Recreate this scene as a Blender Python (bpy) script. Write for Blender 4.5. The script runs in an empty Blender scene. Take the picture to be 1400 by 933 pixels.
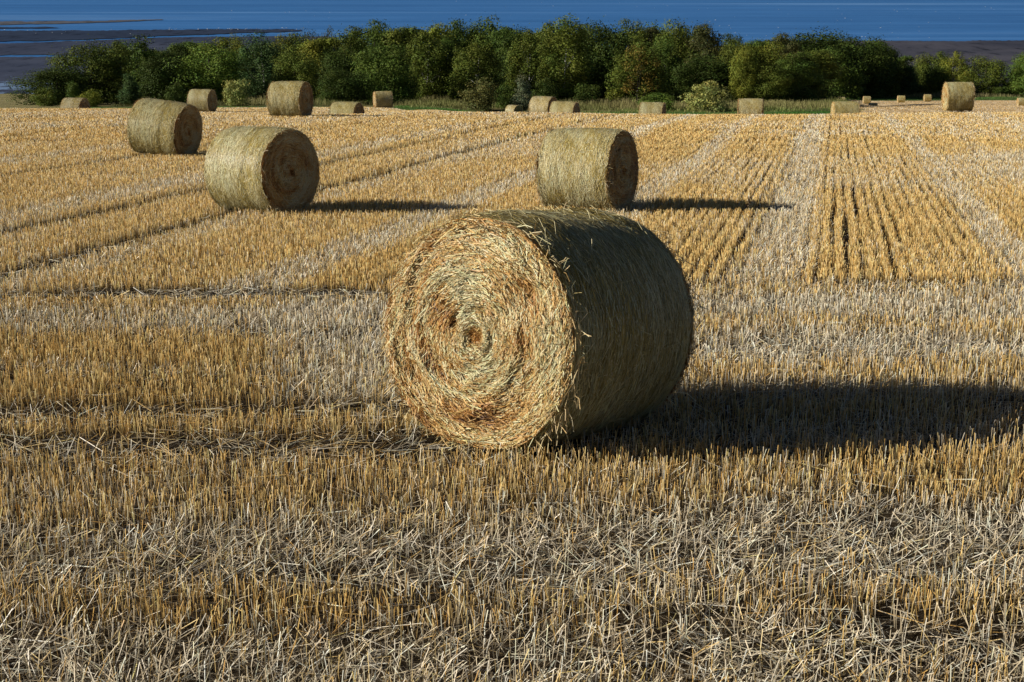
import bpy, math, random
import numpy as np
from mathutils import Vector

rng = np.random.default_rng(11)
random.seed(4)
R_ = math.radians
PI = math.pi
scene = bpy.context.scene
col_ = scene.collection

# ------------------------------------------------------------------ camera
F = 2057.0                       # focal length in pixels of a 1400 px wide frame
PITCH = R_(14.36)
ZC = 2.37
SLOPE = math.tan(R_(3.58))       # the field falls away from the viewer
cp, sp = math.cos(PITCH), math.sin(PITCH)
cam_d = bpy.data.cameras.new('camera')
cam = bpy.data.objects.new('camera', cam_d)
col_.objects.link(cam)
cam.location = (0, 0, ZC)
cam.rotation_euler = (PI / 2 - PITCH, 0, 0)
cam_d.sensor_width = 36
cam_d.lens = F / 1400 * 36
cam_d.clip_start = 0.1
cam_d.clip_end = 30000
scene.camera = cam


def project(x, y, z):
    dz = z - ZC
    depth = y * cp - dz * sp
    depth = np.where(np.abs(depth) < 1e-3, 1e-3, depth)
    v = y * sp + dz * cp
    return 700 + F * x / depth, 466.5 - F * v / depth


def row_z(row, d):
    """height that is seen on an image row at forward distance d"""
    return ZC - d * np.tan(PITCH + np.arctan((row - 466.5) / F))


def col_x(c, d, z):
    return (c - 700) / F * (d * cp + (ZC - z) * sp)


def row_d_plane(row):
    return ZC / (math.tan(PITCH + math.atan((row - 466.5) / F)) - SLOPE)


# ------------------------------------------------------------------ noise
def vnoise(x, y, seed=0):
    x = np.asarray(x, float); y = np.asarray(y, float)
    xi = np.floor(x).astype(np.int64); yi = np.floor(y).astype(np.int64)
    fx = x - xi; fy = y - yi
    fx = fx * fx * (3 - 2 * fx); fy = fy * fy * (3 - 2 * fy)

    def h(a, b):
        n = (a * 374761393 + b * 668265263 + seed * 974711) & 0x7fffffff
        n = ((n ^ (n >> 13)) * 1274126177) & 0x7fffffff
        return ((n ^ (n >> 16)) & 0xffff) / 65535.0
    return (h(xi, yi) * (1 - fx) + h(xi + 1, yi) * fx) * (1 - fy) + (h(xi, yi + 1) * (1 - fx) + h(xi + 1, yi + 1) * fx) * fy


def fbm(x, y, seed=0, o=3):
    s = 0; a = 1; t = 0
    for i in range(o):
        s = s + a * vnoise(x * 2 ** i, y * 2 ** i, seed + i * 17); t += a; a *= .5
    return s / t


def sstep(a, b, x):
    t = np.clip((x - a) / (b - a), 0, 1)
    return t * t * (3 - 2 * t)


def mix(a, b, t):
    return a * (1 - t) + b * t


# ------------------------------------------------------------------ mesh builder
class MB:
    def __init__(self):
        self.v = []; self.f = []; self.c = []; self.s = []; self.n = 0

    def add(self, v, f, c, smooth=False):
        v = np.asarray(v, np.float32).reshape(-1, 3)
        f = np.asarray(f, np.int32).reshape(-1, 4)
        c = np.asarray(c, np.float32)
        if c.ndim == 1:
            c = np.tile(c, (len(v), 1))
        self.v.append(v); self.f.append(f + self.n); self.c.append(c.reshape(-1, 3))
        self.s.append(np.full(len(f), smooth)); self.n += len(v)

    def ribbons(self, P, side, w, c):
        """P (N,n,3) centre lines, side (N,3) or (N,n,3), w (N,) or (N,n), c (N,3) or (N,n,3)"""
        N, n = P.shape[:2]
        if side.ndim == 2: side = side[:, None, :]
        if w.ndim == 1: w = np.repeat(w[:, None], n, 1)
        if c.ndim == 2: c = np.repeat(c[:, None, :], n, 1)
        o = side * (w[..., None] * .5)
        V = np.stack([P - o, P + o], 2)
        C = np.repeat(c[:, :, None, :], 2, 2)
        b = (np.arange(N) * (2 * n))[:, None] + (np.arange(n - 1) * 2)[None, :]
        Q = np.stack([b, b + 1, b + 3, b + 2], -1)
        self.add(V, Q, C)

    def grid(self, V, c, wrap=False, smooth=True, flip=False):
        """V (a,b,3); wrap joins the last column to the first"""
        a, b = V.shape[:2]
        i = np.arange(a - 1)[:, None]; j = np.arange(b if wrap else b - 1)[None, :]
        j2 = (j + 1) % b
        Q = np.stack([i * b + j, (i + 1) * b + j, (i + 1) * b + j2, i * b + j2], -1)
        if flip: Q = Q[..., ::-1]
        self.add(V, Q, c, smooth)

    def tube(self, P, r, c, k=7):
        P = np.asarray(P, float); r = np.asarray(r, float)
        T = np.gradient(P, axis=0); T /= np.linalg.norm(T, axis=1)[:, None] + 1e-9
        ref = np.array([1.0, .13, .07])
        A = np.cross(T, ref); A /= np.linalg.norm(A, axis=1)[:, None] + 1e-9
        B = np.cross(T, A)
        a = np.arange(k) * 2 * PI / k
        V = P[:, None] + r[:, None, None] * (np.cos(a)[None, :, None] * A[:, None] + np.sin(a)[None, :, None] * B[:, None])
        self.grid(V, np.asarray(c, float), wrap=True)

    def mesh(self, name, mat):
        v = np.concatenate(self.v); f = np.concatenate(self.f); c = np.concatenate(self.c)
        m = bpy.data.meshes.new(name)
        m.vertices.add(len(v)); m.vertices.foreach_set('co', v.ravel())
        m.loops.add(len(f) * 4); m.loops.foreach_set('vertex_index', f.ravel())
        m.polygons.add(len(f))
        m.polygons.foreach_set('loop_start', np.arange(len(f), dtype=np.int32) * 4)
        m.polygons.foreach_set('use_smooth', np.concatenate(self.s))
        at = m.color_attributes.new('Col', 'FLOAT_COLOR', 'POINT')
        at.data.foreach_set('color', np.concatenate([c, np.ones((len(c), 1), np.float32)], 1).ravel())
        m.update(calc_edges=True)
        m.materials.append(mat)
        return m

    def build(self, name, mat, parent=None):
        return link(name, self.mesh(name, mat), parent)


def link(name, data, parent=None):
    o = bpy.data.objects.new(name, data)
    col_.objects.link(o)
    if parent: o.parent = parent
    return o


def tag(o, label=None, cat=None, group=None, kind=None):
    for k, v in (('label', label), ('category', cat), ('group', group), ('kind', kind)):
        if v: o[k] = v
    return o


def copy_tree(o, parent=None):
    c = o.copy(); col_.objects.link(c)
    if parent: c.parent = parent
    for ch in list(o.children): copy_tree(ch, c)
    return c


def unit(a):
    return a / (np.linalg.norm(a, axis=-1, keepdims=True) + 1e-9)


# ------------------------------------------------------------------ materials
def new_mat(name):
    m = bpy.data.materials.new(name); m.use_nodes = True
    nt = m.node_tree; nt.nodes.clear()
    out = nt.nodes.new('ShaderNodeOutputMaterial')
    return m, nt, out


def N_(nt, t, **kw):
    n = nt.nodes.new(t)
    for k, v in kw.items(): setattr(n, k, v)
    return n


def rgb_mix(nt, blend, fac, a, b):
    n = N_(nt, 'ShaderNodeMix', data_type='RGBA', blend_type=blend)
    for s, v in ((0, fac), (6, a), (7, b)):
        if isinstance(v, bpy.types.NodeSocket): nt.links.new(v, n.inputs[s])
        else: n.inputs[s].default_value = v if s == 0 else (*v, 1)
    return n.outputs[2]


def noise(nt, scale, detail=4, rough=.6, vec=None, dim='3D'):
    n = N_(nt, 'ShaderNodeTexNoise'); n.inputs['Scale'].default_value = scale
    n.inputs['Detail'].default_value = detail; n.inputs['Roughness'].default_value = rough
    if vec is not None: nt.links.new(vec, n.inputs['Vector'])
    return n


def ramp(nt, fac, stops):
    n = N_(nt, 'ShaderNodeValToRGB')
    e = n.color_ramp.elements
    while len(e) < len(stops): e.new(.5)
    for el, (p, c) in zip(e, stops):
        el.position = p; el.color = (*c, 1)
    nt.links.new(fac, n.inputs[0])
    return n.outputs[0]


def straw_material(name, translucent=.25, rough=.5, spec=.4, tint_by_object=False):
    m, nt, out = new_mat(name)
    a = N_(nt, 'ShaderNodeAttribute', attribute_name='Col')
    c = a.outputs['Color']
    if tint_by_object:
        oi = N_(nt, 'ShaderNodeObjectInfo')
        c = rgb_mix(nt, 'MULTIPLY', 1.0, c, oi.outputs['Color'])
    p = N_(nt, 'ShaderNodeBsdfPrincipled')
    p.inputs['Roughness'].default_value = rough
    p.inputs['Specular IOR Level'].default_value = spec
    nt.links.new(c, p.inputs['Base Color'])
    if translucent > 0:
        t = N_(nt, 'ShaderNodeBsdfTranslucent'); nt.links.new(c, t.inputs['Color'])
        mx = N_(nt, 'ShaderNodeMixShader'); mx.inputs[0].default_value = translucent
        nt.links.new(p.outputs[0], mx.inputs[1]); nt.links.new(t.outputs[0], mx.inputs[2])
        nt.links.new(mx.outputs[0], out.inputs[0])
    else:
        nt.links.new(p.outputs[0], out.inputs[0])
    return m


M_STRAW = straw_material('straw', .18, .42, .5)
M_BALE = straw_material('baled_straw', .12, .5, .4, True)
M_NET = straw_material('net_wrap', .3, .35, .5, True)
M_LEAF = straw_material('leaves', .14, .6, .1, True)
M_BARK = straw_material('bark', 0, .85, .2, True)
M_GRASS = straw_material('grass', .3, .6, .2)
M_GULL = straw_material('gull_feathers', 0, .7, .2)


def ground_material():
    m, nt, out = new_mat('ground')
    a = N_(nt, 'ShaderNodeAttribute', attribute_name='Col')
    geo = N_(nt, 'ShaderNodeNewGeometry')
    n1 = noise(nt, 22, 6, .75, geo.outputs['Position'])
    r = ramp(nt, n1.outputs[0], [(.25, (.35, .33, .31)), (.5, (.95, .93, .9)), (.75, (1.7, 1.65, 1.55))])
    c = rgb_mix(nt, 'MULTIPLY', 1.0, a.outputs['Color'], r)
    n2 = noise(nt, .35, 4, .6, geo.outputs['Position'])
    r2 = ramp(nt, n2.outputs[0], [(.3, (.75, .75, .74)), (.7, (1.2, 1.18, 1.15))])
    c = rgb_mix(nt, 'MULTIPLY', 1.0, c, r2)
    p = N_(nt, 'ShaderNodeBsdfPrincipled'); p.inputs['Roughness'].default_value = .95
    p.inputs['Specular IOR Level'].default_value = .1
    nt.links.new(c, p.inputs['Base Color'])
    b = N_(nt, 'ShaderNodeBump'); b.inputs['Strength'].default_value = .8; b.inputs['Distance'].default_value = .05
    n3 = noise(nt, 45, 5, .7, geo.outputs['Position'])
    nt.links.new(n3.outputs[0], b.inputs['Height']); nt.links.new(b.outputs[0], p.inputs['Normal'])
    nt.links.new(p.outputs[0], out.inputs[0])
    return m


def mapped(nt, scale):
    g = N_(nt, 'ShaderNodeNewGeometry')
    mp = N_(nt, 'ShaderNodeMapping'); mp.inputs['Scale'].default_value = scale
    nt.links.new(g.outputs['Position'], mp.inputs['Vector'])
    return mp.outputs[0]


def sea_material():
    m, nt, out = new_mat('sea_water')
    band = noise(nt, 1, 5, .6, mapped(nt, (.0012, .022, 1)))
    c = ramp(nt, band.outputs[0], [(.28, (.040, .15, .39)), (.45, (.055, .20, .48)), (.58, (.068, .225, .53)), (.70, (.17, .36, .66))])
    rip = noise(nt, 1, 4, .7, mapped(nt, (.015, .05, 1)))
    c2 = ramp(nt, rip.outputs[0], [(.3, (.86, .88, .9)), (.7, (1.12, 1.1, 1.08))])
    c = rgb_mix(nt, 'MULTIPLY', 1.0, c, c2)
    p = N_(nt, 'ShaderNodeBsdfPrincipled'); p.inputs['Roughness'].default_value = .45
    p.inputs['Specular IOR Level'].default_value = .06; p.inputs['IOR'].default_value = 1.33
    nt.links.new(c, p.inputs['Base Color'])
    b = N_(nt, 'ShaderNodeBump'); b.inputs['Strength'].default_value = .5; b.inputs['Distance'].default_value = .5
    w = noise(nt, 1, 4, .6, mapped(nt, (.12, .5, 1)))
    nt.links.new(w.outputs[0], b.inputs['Height']); nt.links.new(b.outputs[0], p.inputs['Normal'])
    nt.links.new(p.outputs[0], out.inputs[0])
    return m


def mud_material(name, dark, light, wet, wet_amt):
    m, nt, out = new_mat(name)
    n1 = noise(nt, 1, 6, .65, mapped(nt, (.02, .014, 1)))
    c = ramp(nt, n1.outputs[0], [(.3, dark), (.65, light)])
    n2 = noise(nt, 1, 6, .75, mapped(nt, (.22, .06, 1)))
    sp_ = ramp(nt, n2.outputs[0], [(.36, (.25, .25, .27)), (.46, (1, 1, 1)), (.8, (1.25, 1.25, 1.25))])
    c = rgb_mix(nt, 'MULTIPLY', 1.0, c, sp_)
    n3 = noise(nt, 1, 5, .7, mapped(nt, (.10, .07, 1)))
    # pools, their pale blue a painted sky reflection, lie thicker on the near shore
    g = N_(nt, 'ShaderNodeNewGeometry'); sx = N_(nt, 'ShaderNodeSeparateXYZ'); nt.links.new(g.outputs['Position'], sx.inputs[0])
    mr = N_(nt, 'ShaderNodeMapRange'); mr.inputs[1].default_value = 560; mr.inputs[2].default_value = 430
    mr.inputs[3].default_value = -.12; mr.inputs[4].default_value = .07 * wet_amt
    nt.links.new(sx.outputs[1], mr.inputs[0])
    ad = N_(nt, 'ShaderNodeMath', operation='ADD'); nt.links.new(n3.outputs[0], ad.inputs[0]); nt.links.new(mr.outputs[0], ad.inputs[1])
    f = ramp(nt, ad.outputs[0], [(.60, (0, 0, 0)), (.66, (1, 1, 1))])
    c = rgb_mix(nt, 'MIX', f, c, wet)
    p = N_(nt, 'ShaderNodeBsdfPrincipled'); p.inputs['Roughness'].default_value = .6; p.inputs['Specular IOR Level'].default_value = .1
    nt.links.new(c, p.inputs['Base Color']); nt.links.new(p.outputs[0], out.inputs[0])
    return m


# ------------------------------------------------------------------ bales: where they lie
# col centre, top row, forward distance, azimuth of the visible end, scale, bottom row or None, tilt, name bits
BALES = [
    # (col, base_row, top_row, Y, az, size, tilt)
    dict(col=730, base=606, Y=9.1, az=-37, s=1.045, tilt=0, var=0,
         label='huge round straw bale in the foreground showing its ragged spiral end'),
    dict(col=360, base=286, Y=22.5, az=57, s=.945, tilt=0, var=1,
         label='round straw bale in the left middle field casting a long shadow behind the biggest bale'),
    dict(col=805, base=283, Y=22.8, az=64, s=.93, tilt=0, var=2,
         label='round straw bale directly behind the biggest bale with its shadow reaching the pale strip'),
    dict(col=222, base=210, Y=35.2, az=73, s=.98, tilt=7, var=1,
         label='tilted round straw bale leaning to the right at the left of the field'),
    dict(col=397, base=163, Y=58.5, az=76, s=1.06, tilt=0, var=2,
         label='upright standing straw bale on the far left rise in front of dark trees'),
    dict(col=276.5, base=155.5, Y=92, az=78, s=1.06, tilt=0, var=0,
         label='far straw bale half hidden behind the tilted bale, beside a pale bush'),
    dict(col=103, top=133, Y=92, az=78, s=1.02, tilt=0, var=1,
         label='low straw bale sunk behind the field edge at far left beside a yellow green bush'),
    dict(col=474, top=138, Y=70, az=72, s=1.0, tilt=0, var=2,
         label='low straw bale with only its rounded top above the field, below the dark round bush'),
    dict(col=523.5, base=149.5, Y=116, az=-76, s=1.0, tilt=0, var=0,
         label='small straw bale standing at the grass edge below the large round willow'),
    dict(col=702, top=143, Y=165, az=50, s=1.0, tilt=0, var=1,
         label='tiny rounded straw bale alone on the crest, left of the touching pair'),
    dict(col=743, top=131, Y=92, az=62, s=1.02, tilt=0, var=2,
         label='left and taller bale of the touching pair on the crest'),
    dict(col=772, top=137.5, Y=78, az=72, s=.98, tilt=0, var=0,
         label='right and lower bale of the touching pair on the crest'),
    dict(col=818, top=147, Y=215, az=80, s=1.0, tilt=0, var=1,
         label='tiny block of a bale on the crest right of the touching pair'),
    dict(col=829.5, top=150, Y=215, az=80, s=1.0, tilt=0, var=2,
         label='barely visible sliver of a bale just right of the tiny block bale'),
    dict(col=892, top=139.5, Y=82, az=76, s=1.0, tilt=0, var=0,
         label='pale straw bale on the crest below the low yellow green bush'),
    dict(col=923, top=150, Y=190, az=80, s=1.0, tilt=0, var=1,
         label='flat sliver of a bale on the crest left of the round pale bush'),
    dict(col=1026, top=134, Y=80, az=80, s=1.0, tilt=0, var=2,
         label='straw bale on the crest right of the round pale bush'),
    dict(col=1155.5, top=138.8, Y=78, az=-93, s=1.0, tilt=0, var=0,
         label='straw bale on the crest in line with the pale strip, left of the second field'),
    dict(col=1310, top=112, Y=74, az=-93, s=1.03, tilt=0, var=1,
         label='tall straw bale at the right with a glowing orange end, largest on the crest'),
    dict(col=1150, top=132.5, Y=268, az=-92, s=1.0, tilt=0, var=2,
         label='tiny bale peeping above the crest bale in line with the pale strip'),
    dict(col=1185, base=142.4, Y=272, az=-94, s=1.0, tilt=0, var=0,
         label='leftmost tiny bale lying openly on the second field under the dark trees'),
    dict(col=1193.5, top=140.8, Y=245, az=-94, s=1.0, tilt=0, var=1,
         label='tiny bale at the near edge of the second field, lowest of its cluster'),
    dict(col=1232, base=141, Y=280, az=-94, s=1.0, tilt=0, var=2,
         label='tiny bale in the middle of the second field below the right tree group'),
    dict(col=1268, base=139.3, Y=288, az=-94, s=1.0, tilt=0, var=0,
         label='tiny bale just left of the tall orange-ended bale on the second field'),
    dict(col=1397, base=146.5, Y=225, az=-94, s=1.0, tilt=0, var=1,
         label='far bale cut by the right edge of the picture on the second field'),
]

# ------------------------------------------------------------------ terrain
PROFILE = [   # column, [(distance, image row)]  beyond the flat part of the field
    (-300, [(62, 153), (80, 146.2), (92, 158), (125, 156), (150, 147), (190, 142.5), (260, 137), (330, 133), (400, 130.5)]),
    (170, [(62, 153), (80, 146.2), (92, 158), (125, 156), (150, 147), (190, 142.5), (260, 137), (330, 133), (400, 130.5)]),
    (240, [(58, 158.2), (90, 152.3), (112, 146), (130, 149), (160, 145.5), (190, 142.5), (260, 137), (330, 134), (400, 131)]),
    (425, [(58, 158.2), (90, 152.3), (112, 145.5), (130, 149), (160, 145.5), (190, 142), (260, 137), (330, 134), (400, 131)]),
    (452, [(62, 153.6), (72, 170), (85, 157), (100, 149.5), (118, 146.5), (160, 146.5), (190, 142), (260, 137), (330, 134), (400, 131)]),
    (490, [(62, 153.6), (72, 170), (85, 157), (100, 149.5), (118, 146.5), (160, 146.5), (190, 142), (260, 137), (330, 134), (400, 131)]),
    (520, [(62, 153.6), (90, 151), (110, 148), (122, 147.3), (140, 149), (170, 145), (190, 142), (260, 137), (330, 134), (400, 131)]),
    (590, [(62, 151.5), (80, 149), (100, 151), (130, 151), (155, 147.5), (190, 141.5), (260, 137), (330, 134), (400, 131)]),
    (680, [(64, 151.2), (76, 165), (100, 166), (140, 160), (165, 152.5), (190, 144), (210, 141), (260, 137), (330, 134), (400, 131)]),
    (1000, [(63, 154.2), (76, 168), (100, 168), (140, 162), (160, 154), (185, 145), (210, 141), (260, 137), (330, 134), (400, 131)]),
    (1140, [(63, 153.6), (76, 168), (100, 168), (135, 162), (155, 153), (180, 146), (210, 141), (260, 137), (330, 134), (400, 131)]),
    (1190, [(64, 152.6), (76, 164), (90, 164), (110, 158), (135, 152), (170, 149), (230, 145.5), (300, 138), (335, 134), (400, 131)]),
    (1400, [(64, 151.8), (76, 156), (90, 156), (110, 152.4), (135, 150.8), (170, 148), (230, 144), (300, 137.5), (335, 133), (400, 131)]),
    (2200, [(64, 151.8), (76, 156), (90, 156), (110, 152.4), (135, 150.8), (170, 148), (230, 144), (300, 137.5), (335, 133), (400, 131)]),
]
DD = np.concatenate([np.arange(-30, 52, 2.0), np.arange(52, 431, 2.0), [470, 520]])
_tab = []
for c0, pts in PROFILE:
    pd = [p[0] for p in pts]; pz = [float(row_z(p[1] + np.interp(p[0], [60, 80, 130, 160], [5.5, 5, 3, 0]), p[0])) for p in pts]
    d0 = np.array([-30, 20, 40, 50] + pd + [425, 470, 520], float)
    z0 = np.array([30 * SLOPE, -20 * SLOPE, -40 * SLOPE, -50 * SLOPE] + pz + [-34.5, -37, -38], float)
    z = np.interp(DD, d0, z0)
    for _ in range(1):
        zs = z.copy(); zs[1:-1] = .25 * z[:-2] + .5 * z[1:-1] + .25 * z[2:]
        z = np.where(DD < 50, z, zs)
    _tab.append(z)
_tab = np.array(_tab); _tc = np.array([p[0] for p in PROFILE], float)
BUMPS = []     # gentle levels of the ground under each far bale


def terrain(x, y, bumps=True):
    x = np.asarray(x, float); y = np.asarray(y, float)
    zp = -y * SLOPE
    depth = np.maximum(y * cp + (ZC - zp) * sp, .6)
    c = np.clip(700 + F * x / depth, _tc[0], _tc[-1] - 1e-3)
    i = np.clip(np.searchsorted(_tc, c, side='right') - 1, 0, len(_tc) - 2)
    t = (c - _tc[i]) / (_tc[i + 1] - _tc[i]); t = t * t * (3 - 2 * t)
    u = np.clip(y, DD[0], DD[-1] - 1e-3)
    j = np.clip(np.searchsorted(DD, u, side='right') - 1, 0, len(DD) - 2)
    s = (u - DD[j]) / (DD[j + 1] - DD[j])
    z = (_tab[i, j] * (1 - s) + _tab[i, j + 1] * s) * (1 - t) + (_tab[i + 1, j] * (1 - s) + _tab[i + 1, j + 1] * s) * t
    z = np.where(y < 45, zp, z)
    if bumps:
        for bx, by, dz, sg in BUMPS:
            z = z + dz * np.exp(-((x - bx) ** 2 + (y - by) ** 2) / (2 * sg * sg))
    return z


DIAM, BLEN = 1.40, 1.22
for b in BALES:
    Y = b['Y']; s = b['s']
    if 'base' in b: z = float(row_z(b['base'], Y))
    else: z = float(row_z(b['top'], Y)) - DIAM * s
    if Y < 50: z = -Y * SLOPE
    x = float(col_x(b['col'], Y, z + DIAM * s * .5))
    b['pos'] = (x, Y, z)
    if Y > 50:
        dz = z - float(terrain(np.array([x]), np.array([Y]))[0])
        BUMPS.append((x, Y, dz, 1.6 if Y < 100 else 4.0))

# ---- zones of the field
VPC, VPR = 1143.0, 75.0


def kcoord(x, y):
    c, r = project(x, y, -y * SLOPE)
    return (c - VPC) / np.maximum(r - VPR, 1e-3), c, r


PALE = [(-.30, .18, .95), (.86, .11, .85), (-1.30, .12, .85), (-2.44, .16, .9), (-3.50, .13, .45), (-5.0, .2, .6), (-7.6, .3, .5), (-10.6, .4, .45), (-13.8, .5, .5),
        (-17.5, .6, .4), (-22, .8, .4), (1.45, .10, .5), (2.42, .22, .85), (3.5, .3, .6), (4.9, .4, .6)]
RUTS = [(-3.72, .11), (-4.56, .12), (-6.7, .10), (-9.7, .13), (-12.6, .14), (-.44, .025)]
# headland bands: image row -> (gold, lean, density) for the left and the right of the picture
BL = [(404, .3, .6, .15), (408, .9, .05, 1), (420, .85, .1, 1), (424, .3, .3, 1), (446, .25, .4, .9), (452, .85, .1, 1), (458, .8, .2, .6), (464, .85, .1, 1), (492, .85, .1, 1),
      (496, .35, .4, .8), (501, .35, .4, .9), (506, .88, .05, 1), (552, .9, .1, 1), (560, .6, .4, .25), (567, .6, .5, .25), (571, .88, .02, 1.1), (597, .95, .02, 1.1), (606, .5, .7, .2), (615, .3, .8, .35),
      (622, .60, .05, 1.05), (675, .68, .05, 1), (706, .55, .15, 1), (722, .16, .8, .85), (750, .30, .7, .8), (788, .15, .85, .8), (800, .72, .12, 1), (838, .70, .15, 1), (852, .2, .8, .8), (935, .28, .7, .9), (1100, .3, .6, .9)]
BR = [(392, .5, .5, .5), (398, .2, .4, .6), (404, .18, .4, .9), (428, .2, .35, .9), (434, .65, .15, 1), (446, .6, .2, 1), (451, .15, .5, .8), (463, .15, .6, .7), (472, .08, .97, .8), (484, .3, .5, .8), (495, .66, .1, 1),
      (520, .45, .25, .9), (528, .25, .5, .8), (538, .6, .15, 1), (552, .6, .2, 1), (600, .3, .6, .8), (612, .72, .02, 1.1), (668, .7, .05, 1.05), (690, .25, .5, .9), (705, .14, .85, .8), (760, .22, .8, .85), (796, .2, .75, .85),
      (806, .55, .2, 1), (836, .5, .25, 1), (850, .25, .7, .8), (935, .40, .55, .9), (1100, .4, .5, .9)]
BL = np.array(BL); BR = np.array(BR)


def zones(x, y):
    """gold 0..1, lean 0..1, density, is headland, k"""
    k, c, r = kcoord(x, y)
    wob = (fbm(x * .55, y * .55, 5) - .5)
    edge = np.interp(c, [-200, 500, 760, 1000, 1400], [404, 405, 400, 394, 392])
    head = r + wob * 24 * np.clip((r - 100) / 320, .3, 1.6) > edge
    # headland
    rr = r + (fbm(x * .5, y * .9, 21) - .5) * .07 * (r - 75)
    rg = r + (fbm(x * .35, y * .3, 22) - .5) * .05 * (r - 75)
    rr = rr - .030 * (r - 75)
    w = sstep(430, 820, c + (fbm(x * .3, y * .5, 9) - .5) * 500)
    g = mix(np.interp(rr, BL[:, 0], BL[:, 1]), np.interp(rr, BR[:, 0], BR[:, 1]), w)
    l = mix(np.interp(rr, BL[:, 0], BL[:, 2]), np.interp(rr, BR[:, 0], BR[:, 2]), w)
    d = mix(np.interp(rr, BL[:, 0], BL[:, 3]), np.interp(rr, BR[:, 0], BR[:, 3]), w)
    pt = fbm(x * .9, y * 2.2, 33)
    g = np.clip(g * 1.2 - .02 + (pt - .5) * .6, 0, 1); l = np.clip(l * .85 + (.5 - pt) * .45, 0, 1)
    d = d * (1 - .30 * sstep(.45, .9, l))
    # grey patch left of the big bale
    gp = sstep(330, 430, c) * (1 - sstep(600, 700, c)) * sstep(405, 425, r) * (1 - sstep(545, 575, r))
    g = g * (1 - .7 * gp); l = np.maximum(l, .35 * gp)
    gl = np.zeros_like(r)
    for ra, rb, side in ((602, 634, 0), (560, 574, 0), (401, 411, 0), (386, 394, 1), (690, 700, 2), (838, 852, 2)):
        m = sstep(ra - 4, ra, rg) * (1 - sstep(rb, rb + 5, rg))
        if side == 0: m = m * (1 - sstep(620, 760, c))
        if side == 1: m = m * sstep(1100, 1200, c) * .8
        if side == 2: m = m * .55 * sstep(.45, .6, fbm(x * .7, y * .2, 27))
        gl = np.maximum(gl, m)
    d = d * (1 - .93 * gl); l = np.maximum(l, gl * .8)
    holes = sstep(.70, .78, fbm(x * 1.6, y * 3.2, 71))
    d = d * (1 - .8 * holes)
    # rows running into the distance
    kk = k + (vnoise(y * .12, k * .7, 3) - .5) * .06 * np.maximum(1, np.abs(k) * .25)
    pale = np.zeros_like(k)
    for kc, kw, amt in PALE:
        pale = np.maximum(pale, amt * (1 - sstep(kw * .6, kw * 1.25, np.abs(kk - kc + (fbm(x * .7, y * .35, 44) - .5) * kw * .8))))
    cross = sstep(.5, .66, fbm(x * .10, y * .16, 61)) * sstep(.6, 1.6, k) * .65 + sstep(.56, .66, fbm(x * .12, y * .1, 62)) * .45
    band = (1 - sstep(2.5, 7, np.abs(r - 187))) * sstep(1010, 1040, c) * .75 * sstep(.35, .55, fbm(x * .3, y * .2, 65))
    g2 = np.clip(.97 - .66 * np.maximum(np.maximum(pale, cross), band) + (fbm(x * .8, y * .3, 50) - .5) * .4, 0, 1)
    g2 = np.where(k < -2.7, np.clip(g2 * .9, 0, 1), g2)
    l2 = np.clip(pale * .7 + (fbm(x * .6, y * .3, 52) - .5) * .25, 0, 1)
    d2 = np.ones_like(k)
    for kc, kw in RUTS:
        d2 = np.minimum(d2, .06 + sstep(kw * .5, kw * 1.3, np.abs(kk - kc)))
    hole = (1 - sstep(0, 1, np.hypot((c - 1016) / 12, (r - 389) / 9)))
    d2 = d2 * (1 - hole)
    return (np.where(head, g, g2), np.where(head, l, l2), np.where(head, d, d2), head, k)


GOLD = np.array([.90, .585, .19]); GOLD2 = np.array([.93, .69, .30]); AMBER = np.array([.68, .37, .09])
GREY = np.array([.88, .71, .45]); WHITE = np.array([.92, .85, .69]); BROWN = np.array([.20, .10, .035])


def straw_colours(n, g, lightness=1.0):
    u = rng.random(n)[:, None]; v = rng.random(n)[:, None]
    gold = np.where(u < .5, mix(GOLD, GOLD2, v), np.where(u < .85, mix(GOLD, AMBER, v), GOLD2))
    gold = gold * (.80 + .25 * rng.random((n, 1)))
    grey = np.where(u < .6, mix(GREY, WHITE, v), mix(GREY, GREY * .6, v))
    t = (rng.random(n) < g)[:, None]
    c = np.where(t, gold, grey)
    c = c * (.72 + .5 * rng.random(n))[:, None] * lightness
    return np.clip(c, 0, .92)


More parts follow.
